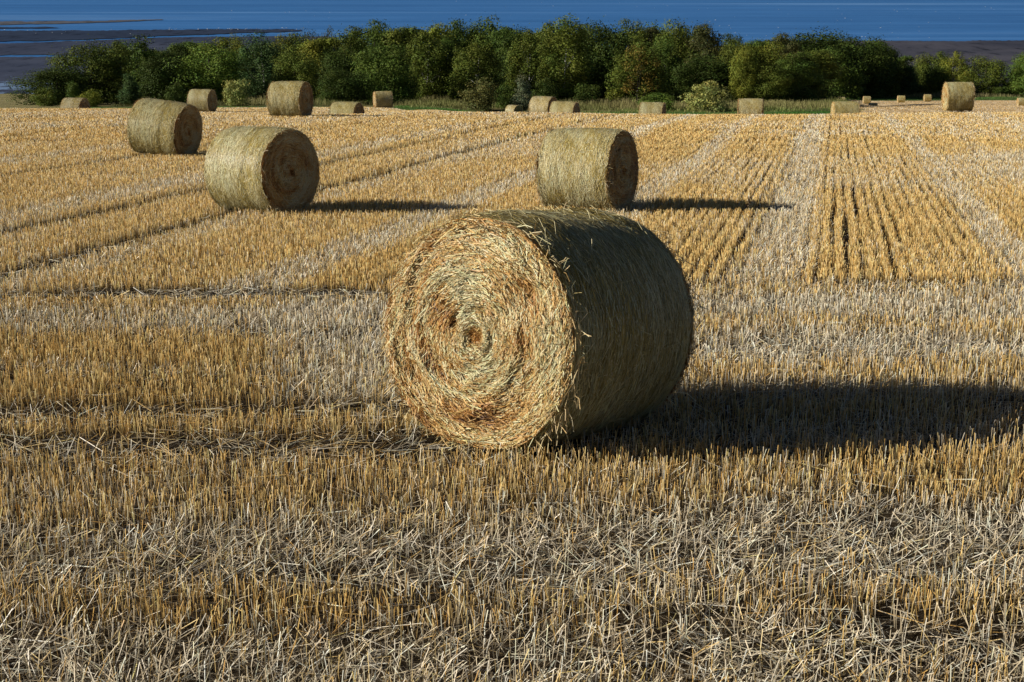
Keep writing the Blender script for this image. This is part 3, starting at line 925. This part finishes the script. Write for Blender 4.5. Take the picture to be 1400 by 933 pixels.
DARK = (.068, .10, .018); MIDG = (.11, .165, .028); OLIV = (.15, .185, .03); YELG = (.23, .25, .035); BLUG = (.10, .165, .05)
BRIT = (.17, .25, .04); ORAN = (.22, .16, .03); PALG = (.37, .38, .11); GREYB = (.24, .27, .14); BROW = (.11, .115, .035)
BK_D = (.05, .04, .03); BK_B = (.55, .53, .48)
TREES = [
    # name, kind, variant, col, width px, top row, distance, tint, bark, label
    # ---- left end of the wood
    ('tree', 'round', 0, 74, 74, 93, 178, DARK, BK_D, 'low spreading dark tree sloping down at the left end of the wood'),
    ('tree', 'round', 1, 125, 76, 60, 186, OLIV, BK_D, 'broad dark tree with a sunlit olive top at the left end of the wood'),
    ('bush', 'bush', 0, 58, 26, 119, 165, OLIV, BK_D, 'small light green bush at the left foot of the wood'),
    ('bush', 'bush', 1, 98, 15, 111, 163, MIDG, BK_D, 'thin pale leafy shrub standing in front of the broad dark tree'),
    ('bush', 'bush', 2, 121, 28, 124, 160, YELG, BK_D, 'yellow green bush just right of the low bale at far left'),
    ('tree', 'oval', 0, 166, 32, 54, 200, OLIV, BK_D, 'narrow olive tree between the broad dark tree and the pointed tree'),
    ('tree', 'pointed', 0, 199, 56, 46, 195, MIDG, BK_D, 'pointed green tree rising above the tilted bale'),
    ('bush', 'pointed', 1, 176, 28, 96, 172, BLUG, BK_D, 'small upright green bush left of the tilted bale top'),
    ('tree', 'round', 2, 222, 54, 76, 182, DARK, BK_D, 'dark rounded tree directly above the tilted bale'),
    ('bush', 'bush', 3, 239, 22, 114, 168, DARK, BK_D, 'little dull bush between the tilted bale and the far bale behind it'),
    ('tree', 'oval', 1, 256, 44, 48, 225, MIDG, BK_D, 'tree in the back row between the pointed tree and the big bright tree'),
    ('tree', 'round', 3, 286, 76, 61, 184, BRIT, BK_D, 'big bright green tree behind the far bale at left'),
    ('tree', 'oval', 2, 300, 52, 49, 215, YELG, BK_D, 'yellowish tree crown rising behind the big bright green tree'),
    ('bush', 'bush', 1, 323, 30, 108, 160, PALG, BK_D, 'pale green bush at the wood edge between the two far left bales'),
    ('tree', 'round', 0, 326, 26, 50, 220, YELG, BK_D, 'small yellow green crown topping the wood left of the blue green tree'),
    ('tree', 'birch', 0, 360, 62, 45, 200, BLUG, BK_B, 'blue green tree with hanging branches above the pale bush'),
    ('tree', 'round', 1, 403, 50, 71, 186, OLIV, BK_D, 'rounded olive tree standing above the upright bale'),
    ('tree', 'oval', 0, 398, 46, 44, 222, YELG, BK_D, 'yellow green crown behind the rounded olive tree'),
    ('tree', 'sparse', 0, 425, 26, 38, 240, BROW, BK_D, 'thin nearly bare tree poking over the wood against the water at left'),
    ('tree', 'sparse', 1, 448, 22, 31, 250, BROW, BK_D, 'bare brownish tree top where the wood begins to rise'),
    ('tree', 'oval', 1, 440, 52, 42, 212, YELG, BK_D, 'bright yellow green tree at the step in the tree line'),
    ('tree', 'round', 2, 468, 56, 94, 180, DARK, BK_D, 'dark round bush-like tree above the low rounded bale'),
    ('tree', 'round', 3, 465, 52, 66, 200, DARK, BK_D, 'dark tree above the dark round bush-like tree'),
    ('tree', 'oval', 2, 480, 46, 34, 226, OLIV, BK_D, 'olive crown in the back row above the low rounded bale'),
    ('tree', 'oval', 0, 512, 50, 26, 232, MIDG, BK_D, 'tall green crown in the back row left of the large round willow'),
    ('tree', 'round', 0, 528, 72, 62, 186, MIDG, BK_D, 'large round willow behind the small bale at the grass edge'),
    ('tree', 'oval', 1, 552, 52, 25, 230, OLIV, BK_D, 'tall olive crown right above the large round willow'),
    ('tree', 'birch', 1, 585, 56, 40, 196, OLIV, BK_B, 'birch with olive leaves just right of the large round willow'),
    ('tree', 'birch', 2, 612, 46, 52, 198, MIDG, BK_B, 'green birch between two olive birches in the middle of the wood'),
    ('tree', 'oval', 2, 600, 50, 30, 232, YELG, BK_D, 'yellow topped tree in the back row above the middle birches'),
    ('tree', 'oval', 0, 630, 46, 25, 236, MIDG, BK_D, 'green crown on the skyline left of the highest treetop'),
    ('tree', 'birch', 0, 652, 58, 48, 190, OLIV, BK_B, 'birch with a white trunk showing above the brownish bush'),
    ('tree', 'pointed', 0, 671, 44, 20, 236, MIDG, BK_D, 'highest treetop at the centre of the wood'),
    ('tree', 'oval', 1, 694, 44, 27, 232, MIDG, BK_D, 'rounded dark green crown right of the highest treetop'),
    ('tree', 'birch', 1, 722, 50, 38, 202, OLIV, BK_B, 'birch with a bent white trunk left of the tallest drooping birch'),
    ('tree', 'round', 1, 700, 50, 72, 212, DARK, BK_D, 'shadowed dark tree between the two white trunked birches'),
    ('tree', 'birch', 2, 772, 66, 22, 194, OLIV, BK_B, 'tallest drooping birch with hanging clumps behind the bale pair'),
    ('tree', 'oval', 2, 745, 42, 29, 232, OLIV, BK_D, 'olive crown in the back row left of the tallest drooping birch'),
    ('tree', 'round', 2, 822, 66, 31, 206, DARK, BK_D, 'dark dense tree between the tallest birch and the orange tinted birch'),
    ('tree', 'birch', 0, 872, 66, 58, 190, OLIV, BK_B, 'low birch with orange tinted crown above the crest bale below the low bush'),
    ('tree', 'sparse', 2, 874, 40, 56, 188, ORAN, BK_D, 'rust coloured spray of autumn leaves on top of the low birch'),
    ('tree', 'oval', 0, 858, 46, 25, 234, OLIV, BK_D, 'olive crown on the skyline above the dark dense tree'),
    ('tree', 'oval', 1, 886, 42, 26, 236, BROW, BK_D, 'brownish crown on the skyline above the low birch'),
    ('tree', 'birch', 2, 910, 44, 50, 206, MIDG, BK_B, 'shaded birch right of the orange tinted birch'),
    ('tree', 'round', 3, 928, 60, 28, 220, OLIV, BK_D, 'wide olive green crown on the skyline left of the step down'),
    ('tree', 'oval', 2, 963, 46, 30, 214, BROW, BK_D, 'dark brownish tree at the step down of the tree line'),
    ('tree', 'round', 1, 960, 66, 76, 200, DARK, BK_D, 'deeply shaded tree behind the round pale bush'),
    ('tree', 'oval', 0, 996, 40, 45, 226, DARK, BK_D, 'dark crown just past the step down of the tree line'),
    ('tree', 'round', 0, 1004, 46, 58, 204, OLIV, BK_D, 'olive willow left of the yellow crown'),
    ('tree', 'round', 2, 1016, 30, 62, 196, YELG, BK_D, 'yellow crown of an autumn tree above the bale right of the round bush'),
    ('tree', 'oval', 1, 1033, 34, 45, 230, MIDG, BK_D, 'small green crown on the skyline behind the yellow crown'),
    ('tree', 'round', 3, 1046, 54, 58, 206, YELG, BK_D, 'yellow green willow right of the yellow crown'),
    ('tree', 'round', 0, 1052, 44, 88, 196, OLIV, BK_D, 'low olive tree under the yellow green willow'),
    ('tree', 'oval', 2, 1072, 42, 43, 222, BROW, BK_D, 'brown tinged dark crown left of the big dark green tree'),
    ('tree', 'round', 1, 1114, 92, 44, 322, DARK, BK_D, 'big wide dark green tree left of the last tall tree'),
    ('tree', 'round', 3, 1140, 54, 68, 312, MIDG, BK_D, 'mid green tree in front between the two biggest dark trees'),
    ('tree', 'oval', 0, 1090, 50, 70, 200, MIDG, BK_D, 'mid green tree at the left foot of the big wide dark tree'),
    ('tree', 'round', 2, 1184, 62, 52, 340, MIDG, BK_D, 'last tall tree of the wood, dark green with the mudflat to its right'),
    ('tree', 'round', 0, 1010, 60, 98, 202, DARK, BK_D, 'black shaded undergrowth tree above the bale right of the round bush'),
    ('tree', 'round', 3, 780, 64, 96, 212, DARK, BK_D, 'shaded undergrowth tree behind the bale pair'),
    # ---- lower group to the right
    ('tree', 'round', 1, 1221, 42, 82, 347, OLIV, BK_D, 'leftmost olive tree of the low right group'),
    ('tree', 'pointed', 1, 1244, 30, 85, 342, BLUG, BK_D, 'blue green upright tree in the low right group'),
    ('bush', 'bush', 0, 1216, 24, 108, 338, OLIV, BK_D, 'dull bush at the left foot of the low right group'),
    ('tree', 'oval', 1, 1234, 24, 70, 367, MIDG, BK_D, 'slim tree top rising at the left of the low right group'),
    ('tree', 'round', 2, 1268, 38, 74, 357, OLIV, BK_D, 'round olive tree in the middle of the low right group'),
    ('tree', 'oval', 2, 1286, 22, 69, 360, OLIV, BK_D, 'narrow olive tree beside the brightest tree of the low right group'),
    ('tree', 'birch', 1, 1303, 32, 69, 350, YELG, BK_B, 'brightest yellow green tree standing behind the tall orange-ended bale'),
    ('tree', 'round', 0, 1281, 34, 92, 344, MIDG, BK_D, 'green tree left of the tall orange-ended bale'),
    ('bush', 'bush', 2, 1268, 24, 112, 342, OLIV, BK_D, 'brown green bush above the tiny bales on the second field'),
    ('bush', 'bush', 3, 1318, 20, 99, 338, YELG, BK_D, 'small yellowish bush peeping over the tall orange-ended bale'),
    ('tree', 'round', 3, 1344, 52, 78, 348, OLIV, BK_D, 'broad round tree at the right end of the low right group'),
    ('bush', 'bush', 1, 1369, 18, 118, 342, MIDG, BK_D, 'little green bush in the gap right of the low group'),
    ('tree', 'oval', 0, 1382, 20, 98, 346, DARK, BK_D, 'small dark tree against the edge tree at the right'),
    ('tree', 'round', 1, 1404, 44, 74, 344, BRIT, BK_D, 'green tree cut by the right edge of the picture'),
    # ---- bushes on the grass strip
    ('bush', 'bush', 2, 657, 42, 109, 172, (.20, .20, .06), BK_D, 'brownish bush below the white trunked birch'),
    ('bush', 'bush', 0, 690, 26, 116, 176, MIDG, BK_D, 'green bush between the brownish bush and the grey bush'),
    ('bush', 'pointed', 0, 714, 26, 101, 172, GREYB, BK_B, 'grey leaved bush with pale twigs left of the bale pair'),
    ('bush', 'bush', 3, 745, 28, 108, 180, DARK, BK_D, 'dark green bush above the taller bale of the pair'),
    ('bush', 'bush', 1, 803, 30, 114, 182, DARK, BK_D, 'dim blue green bush at the foot of the tallest birch'),
    ('bush', 'bush', 0, 898, 38, 127, 166, BRIT, BK_D, 'low yellow green bush behind the pale crest bale'),
    ('bush', 'bush', 3, 969, 46, 112, 164, PALG, BK_D, 'round pale bush standing alone on the grass strip'),
]
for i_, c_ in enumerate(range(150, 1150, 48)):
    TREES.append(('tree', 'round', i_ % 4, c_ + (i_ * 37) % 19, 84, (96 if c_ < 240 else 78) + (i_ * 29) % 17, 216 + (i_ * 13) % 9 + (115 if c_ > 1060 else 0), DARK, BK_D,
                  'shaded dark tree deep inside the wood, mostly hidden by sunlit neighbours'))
SKY_C = [40, 75, 125, 200, 260, 330, 400, 430, 470, 510, 600, 670, 770, 860, 930, 965, 985, 1010, 1070, 1110, 1185]
SKY_R = [112, 95, 60, 50, 50, 50, 45, 42, 34, 27, 26, 22, 24, 26, 29, 32, 45, 48, 44, 44, 53]
for i_, c_ in enumerate(range(170, 1130, 30)):
    TREES.append(('tree', ('round', 'oval')[i_ % 2], (i_ * 3) % 4 if i_ % 2 == 0 else i_ % 3, c_ + (i_ * 23) % 13, 58, np.interp(c_, SKY_C, SKY_R) + 5 + (i_ * 31) % 13,
                  (238 if c_ > 250 else 212) + (i_ * 7) % 11, (MIDG, OLIV, DARK, OLIV)[i_ % 4], BK_D, 'green tree crown in the packed back rows of the wood, seen between others'))
for c_, w_, t_, d_, v_ in ((1150, 60, 50, 336, 1), (1203, 40, 58, 346, 3), (1180, 60, 66, 334, 0), (1115, 70, 56, 330, 2), (1085, 52, 52, 320, 1)):
    TREES.append(('tree', 'round', v_, c_, w_, t_, d_, DARK, BK_D, 'green tree crown in the packed back rows of the wood, seen between others'))
for nm, kind, vi, c, wpx, top, d, tint, bark, label in TREES:
    H0, W0_, cm, tm = variant(kind, vi)
    x = float(col_x(c, d, -15))
    z = float(terrain(np.array([x]), np.array([float(d)]))[0])
    x = float(col_x(c, d, z + 3))
    z = float(terrain(np.array([x]), np.array([float(d)]))[0])
    H = float(row_z(top, d)) - z
    depth = d * cp + (ZC - z) * sp
    W = wpx * depth / F
    root = link(nm, None)
    root.location = (x, d, z)
    root.rotation_euler = (0, 0, random.uniform(0, 2 * PI))
    root.scale = (W / W0_ * 1.3, W / W0_ * 1.3, H / H0 * 1.0)
    tag(root, label, nm, 'bushes along the grass strip' if nm == 'bush' else 'trees of the wood above the shore')
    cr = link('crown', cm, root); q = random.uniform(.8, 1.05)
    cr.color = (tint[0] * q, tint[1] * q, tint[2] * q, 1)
    tr = link('trunk', tm, root); tr.color = (*bark, 1)


# ---- rough grass between the field and the wood
def blades(mb, n, c0, c1, d0, d1, h0, h1, w, cols, dense=None):
    d = rng.uniform(d0, d1, n); c = rng.uniform(c0, c1, n)
    x = col_x(c, d, -12); z = terrain(x, d)
    keep = rng.random(n) < sstep(.3, .6, fbm(x * .15, d * .15, 120))
    x = x[keep]; d = d[keep]; z = z[keep]; n = len(x)
    h = rng.uniform(h0, h1, n) * (.25 + 1.5 * fbm(x * .22, d * .15, 121) ** 1.5)
    D = unit(np.stack([rng.normal(0, .25, n), rng.normal(0, .25, n), np.ones(n)], 1))
    b = np.stack([x, d, z - .05], 1)
    ang = rng.uniform(0, PI, n); side = np.stack([np.cos(ang), np.sin(ang), np.zeros(n)], 1)
    i = rng.random((n, 1)); i = np.clip(i * .6 + 1.6 * (fbm(x * .12, d * .1, 122)[:, None] - .35), 0, 1); C = mix(np.array(cols[0]), np.array(cols[1]), i) * rng.uniform(.7, 1.25, (n, 1))
    ww = np.stack([np.full(n, w), np.full(n, w * .35)], 1)
    mb.ribbons(np.stack([b, b + D * h[:, None]], 1), side, ww, C)


mb = MB()
blades(mb, 70000, 330, 1165, 170, 200, .25, 1.0, .06, [(.42, .36, .15), (.20, .23, .06)])
blades(mb, 9000, 560, 1165, 158, 174, .2, .5, .09, [(.18, .26, .05), (.36, .33, .12)])
blades(mb, 9000, 150, 430, 165, 185, .2, .6, .10, [(.16, .15, .05), (.08, .09, .02)])
blades(mb, 22000, 1060, 1480, 335, 354, .3, 1.3, .10, [(.50, .42, .20), (.26, .26, .09)])
o = mb.build('rough_grass', M_GRASS)
tag(o, 'tall dry grass and weeds along the foot of the wood', 'grass', kind='stuff')
mb = MB()
blades(mb, 30000, 540, 1150, 140, 172, .08, .2, .07, [(.08, .22, .03), (.14, .26, .05)])
blades(mb, 16000, 1150, 1480, 303, 337, .1, .25, .12, [(.10, .23, .04), (.15, .26, .06)])
o = mb.build('green_grass', M_GRASS)
tag(o, 'short bright green grass strip beyond the stubble', 'grass', kind='stuff')

# ------------------------------------------------------------------ sea, mud, birds
SEA = -34.0


def sea_xy(c, r, z=SEA):
    th = PITCH + math.atan((r - 466.5) / F)
    d = (ZC - z) / math.tan(th)
    return float(col_x(c, d, z)), d


mb = MB()
xs = np.linspace(-9000, 9000, 40); ys = np.array([380, 500, 800, 1400, 2600, 5000, 9000, 16000.])
Y, X = np.meshgrid(ys, xs, indexing='ij')
mb.grid(np.stack([X, Y, np.full_like(X, SEA)], -1), np.array([0, .1, .4]), flip=True)
o = mb.build('sea', sea_material()); tag(o, kind='structure')


def flat_patch(name, upper, lower, dz, mat, seed):
    """sheet between two shore lines given as (image column, image row) knots, ragged at both edges"""
    cs = np.arange(upper[0][0], upper[-1][0] + .1, 2.0)
    ru = np.interp(cs, [p[0] for p in upper], [p[1] for p in upper]); rl = np.interp(cs, [p[0] for p in lower], [p[1] for p in lower])
    ru = ru + (fbm(cs * .05, cs * 0, seed) - .5) * 1.6 + (fbm(cs * .3, cs * 0, seed + 1) - .5) * .9
    rl = np.maximum(rl + (fbm(cs * .05, cs * 0 + 5, seed) - .5) * 1.6, ru + .05)
    V = np.zeros((9, len(cs), 3))
    for i in range(9):
        t = i / 8
        for j, c in enumerate(cs):
            x, d = sea_xy(c, ru[j] * (1 - t) + rl[j] * t, SEA + dz)
            V[i, j] = (x, d, SEA + dz)
    mb = MB(); mb.grid(V, np.array([.1, .1, .1]))
    o = mb.build(name, mat); tag(o, kind='structure')
    return o


MUD = mud_material('mud', (.034, .044, .076), (.078, .088, .125), (.20, .30, .46), 1.6)
MUD_R = mud_material('mud_right', (.038, .040, .056), (.098, .092, .106), (.10, .15, .24), .3)
SAND = mud_material('sand', (.080, .084, .104), (.145, .143, .152), (.08, .17, .36), .0)
WETM = mud_material('wet_mud', (.024, .036, .066), (.040, .056, .095), (.10, .16, .28), .1)
flat_patch('sandbar', [(-400, 29), (0, 29.5), (100, 29), (160, 28), (222, 26.6)], [(-400, 36), (0, 34), (60, 33), (150, 30.8), (222, 27.4)], .25, SAND, 3)
flat_patch('wet_sand', [(-300, 37), (0, 37.3), (60, 37.2), (84, 38)], [(-300, 41), (0, 39.5), (60, 39), (84, 38.3)], .25, WETM, 5)
flat_patch('mudflat', [(-700, 44), (0, 42.5), (120, 41.5), (260, 40.5), (350, 40), (412, 40.5)], [(-700, 66), (0, 56.5), (90, 55), (120, 54), (200, 50), (300, 46.5), (412, 42.5)], .25, WETM, 7)
flat_patch('mudflat', [(-700, 66), (0, 60), (60, 58), (110, 56), (180, 52.8), (300, 50), (460, 50)], [(-700, 76), (0, 75.3), (60, 75.3), (100, 76), (180, 90), (300, 100), (460, 100)], .20, MUD, 9)
flat_patch('mudflat', [(-700, 78), (0, 78), (50, 77.6), (100, 77), (180, 92), (460, 96)], [(-700, 140), (0, 136), (460, 136)], .25, MUD, 12)
flat_patch('mudflat', [(1040, 56), (1210, 56), (1300, 56), (1800, 55.5)], [(1040, 140), (1400, 140), (1800, 140)], .25, MUD_R, 14)

# gulls: one continuous body each
mb = MB()
t = np.linspace(0, 1, 9)
P = np.stack([-.30 + .62 * t, np.zeros(9), .16 + .10 * np.interp(t, [0, .6, .8, 1], [.3, .3, 1.3, 1.2])], 1)
r = np.array([.015, .05, .09, .11, .11, .09, .06, .055, .012])
mb.tube(P, r, np.array([.85, .85, .83]), 8)
for s in (-1, 1):
    mb.tube(np.array([[0, s * .03, .12], [0, s * .03, 0]]), np.array([.012, .012]), np.array([.3, .2, .1]), 4)
    mb.tube(np.array([[.08, s * .09, .20], [-.14, s * .10, .20], [-.36, s * .04, .17]]), np.array([.05, .05, .012]), np.array([.62, .63, .65]), 6)
gull = mb.mesh('gull', M_GULL)
gr = random.Random(9)
spots = []
for _ in range(50): spots.append((gr.uniform(960, 1400), 4 + 50 * gr.random() ** .75, 'w'))
for _ in range(16): spots.append((gr.uniform(620, 960), gr.uniform(1, 22), 'w'))
for _ in range(10): spots.append((gr.uniform(300, 470), gr.uniform(14, 36), 'w'))
for _ in range(34): spots.append((gr.uniform(230, 408), gr.uniform(39.6, 42), 'm'))
for _ in range(12): spots.append((gr.uniform(2, 190), gr.uniform(41.5, 48), 'm'))
for c, r_, k in spots:
    o = link('gull', gull)
    x, d = sea_xy(c, r_)
    s = gr.uniform(.7, 1.35)
    o.location = (x, d, SEA + (.26 if k == 'm' else -.02 * s)); o.rotation_euler = (0, 0, gr.uniform(0, 6.28)); o.scale = (s, s, s)
    if k == 'w': tag(o, 'small white gull resting on the blue water beyond the wood', 'bird', 'gulls on the open water')
    else: tag(o, 'tiny pale gull standing along the dark mud edge at upper left', 'bird', 'gulls on the mud edge')

# ------------------------------------------------------------------ light
SUN_EL = R_(23.5)
sd = Vector((-math.cos(SUN_EL), -.12 * math.cos(SUN_EL), math.sin(SUN_EL))).normalized()
sun_d = bpy.data.lights.new('sun', 'SUN'); sun_d.energy = 5.0; sun_d.angle = R_(.5); sun_d.color = (1, .95, .87)
sun = bpy.data.objects.new('sun', sun_d); col_.objects.link(sun)
sun.rotation_euler = (-sd).to_track_quat('-Z', 'Y').to_euler()
w = bpy.data.worlds.new('World'); scene.world = w; w.use_nodes = True
nt = w.node_tree
sky = nt.nodes.new('ShaderNodeTexSky'); sky.sky_type = 'NISHITA'; sky.sun_disc = False
sky.air_density = .42; sky.dust_density = .2; sky.ozone_density = 1.0
sky.sun_elevation = SUN_EL; sky.sun_rotation = R_(-96.8)
bg = nt.nodes['Background']; bg.inputs[1].default_value = .05
nt.links.new(sky.outputs[0], bg.inputs[0])
scene.cycles.max_bounces = 6; scene.cycles.diffuse_bounces = 1; scene.cycles.glossy_bounces = 1
scene.view_settings.view_transform = 'Standard'
scene.view_settings.look = 'None'
scene.view_settings.exposure = 0
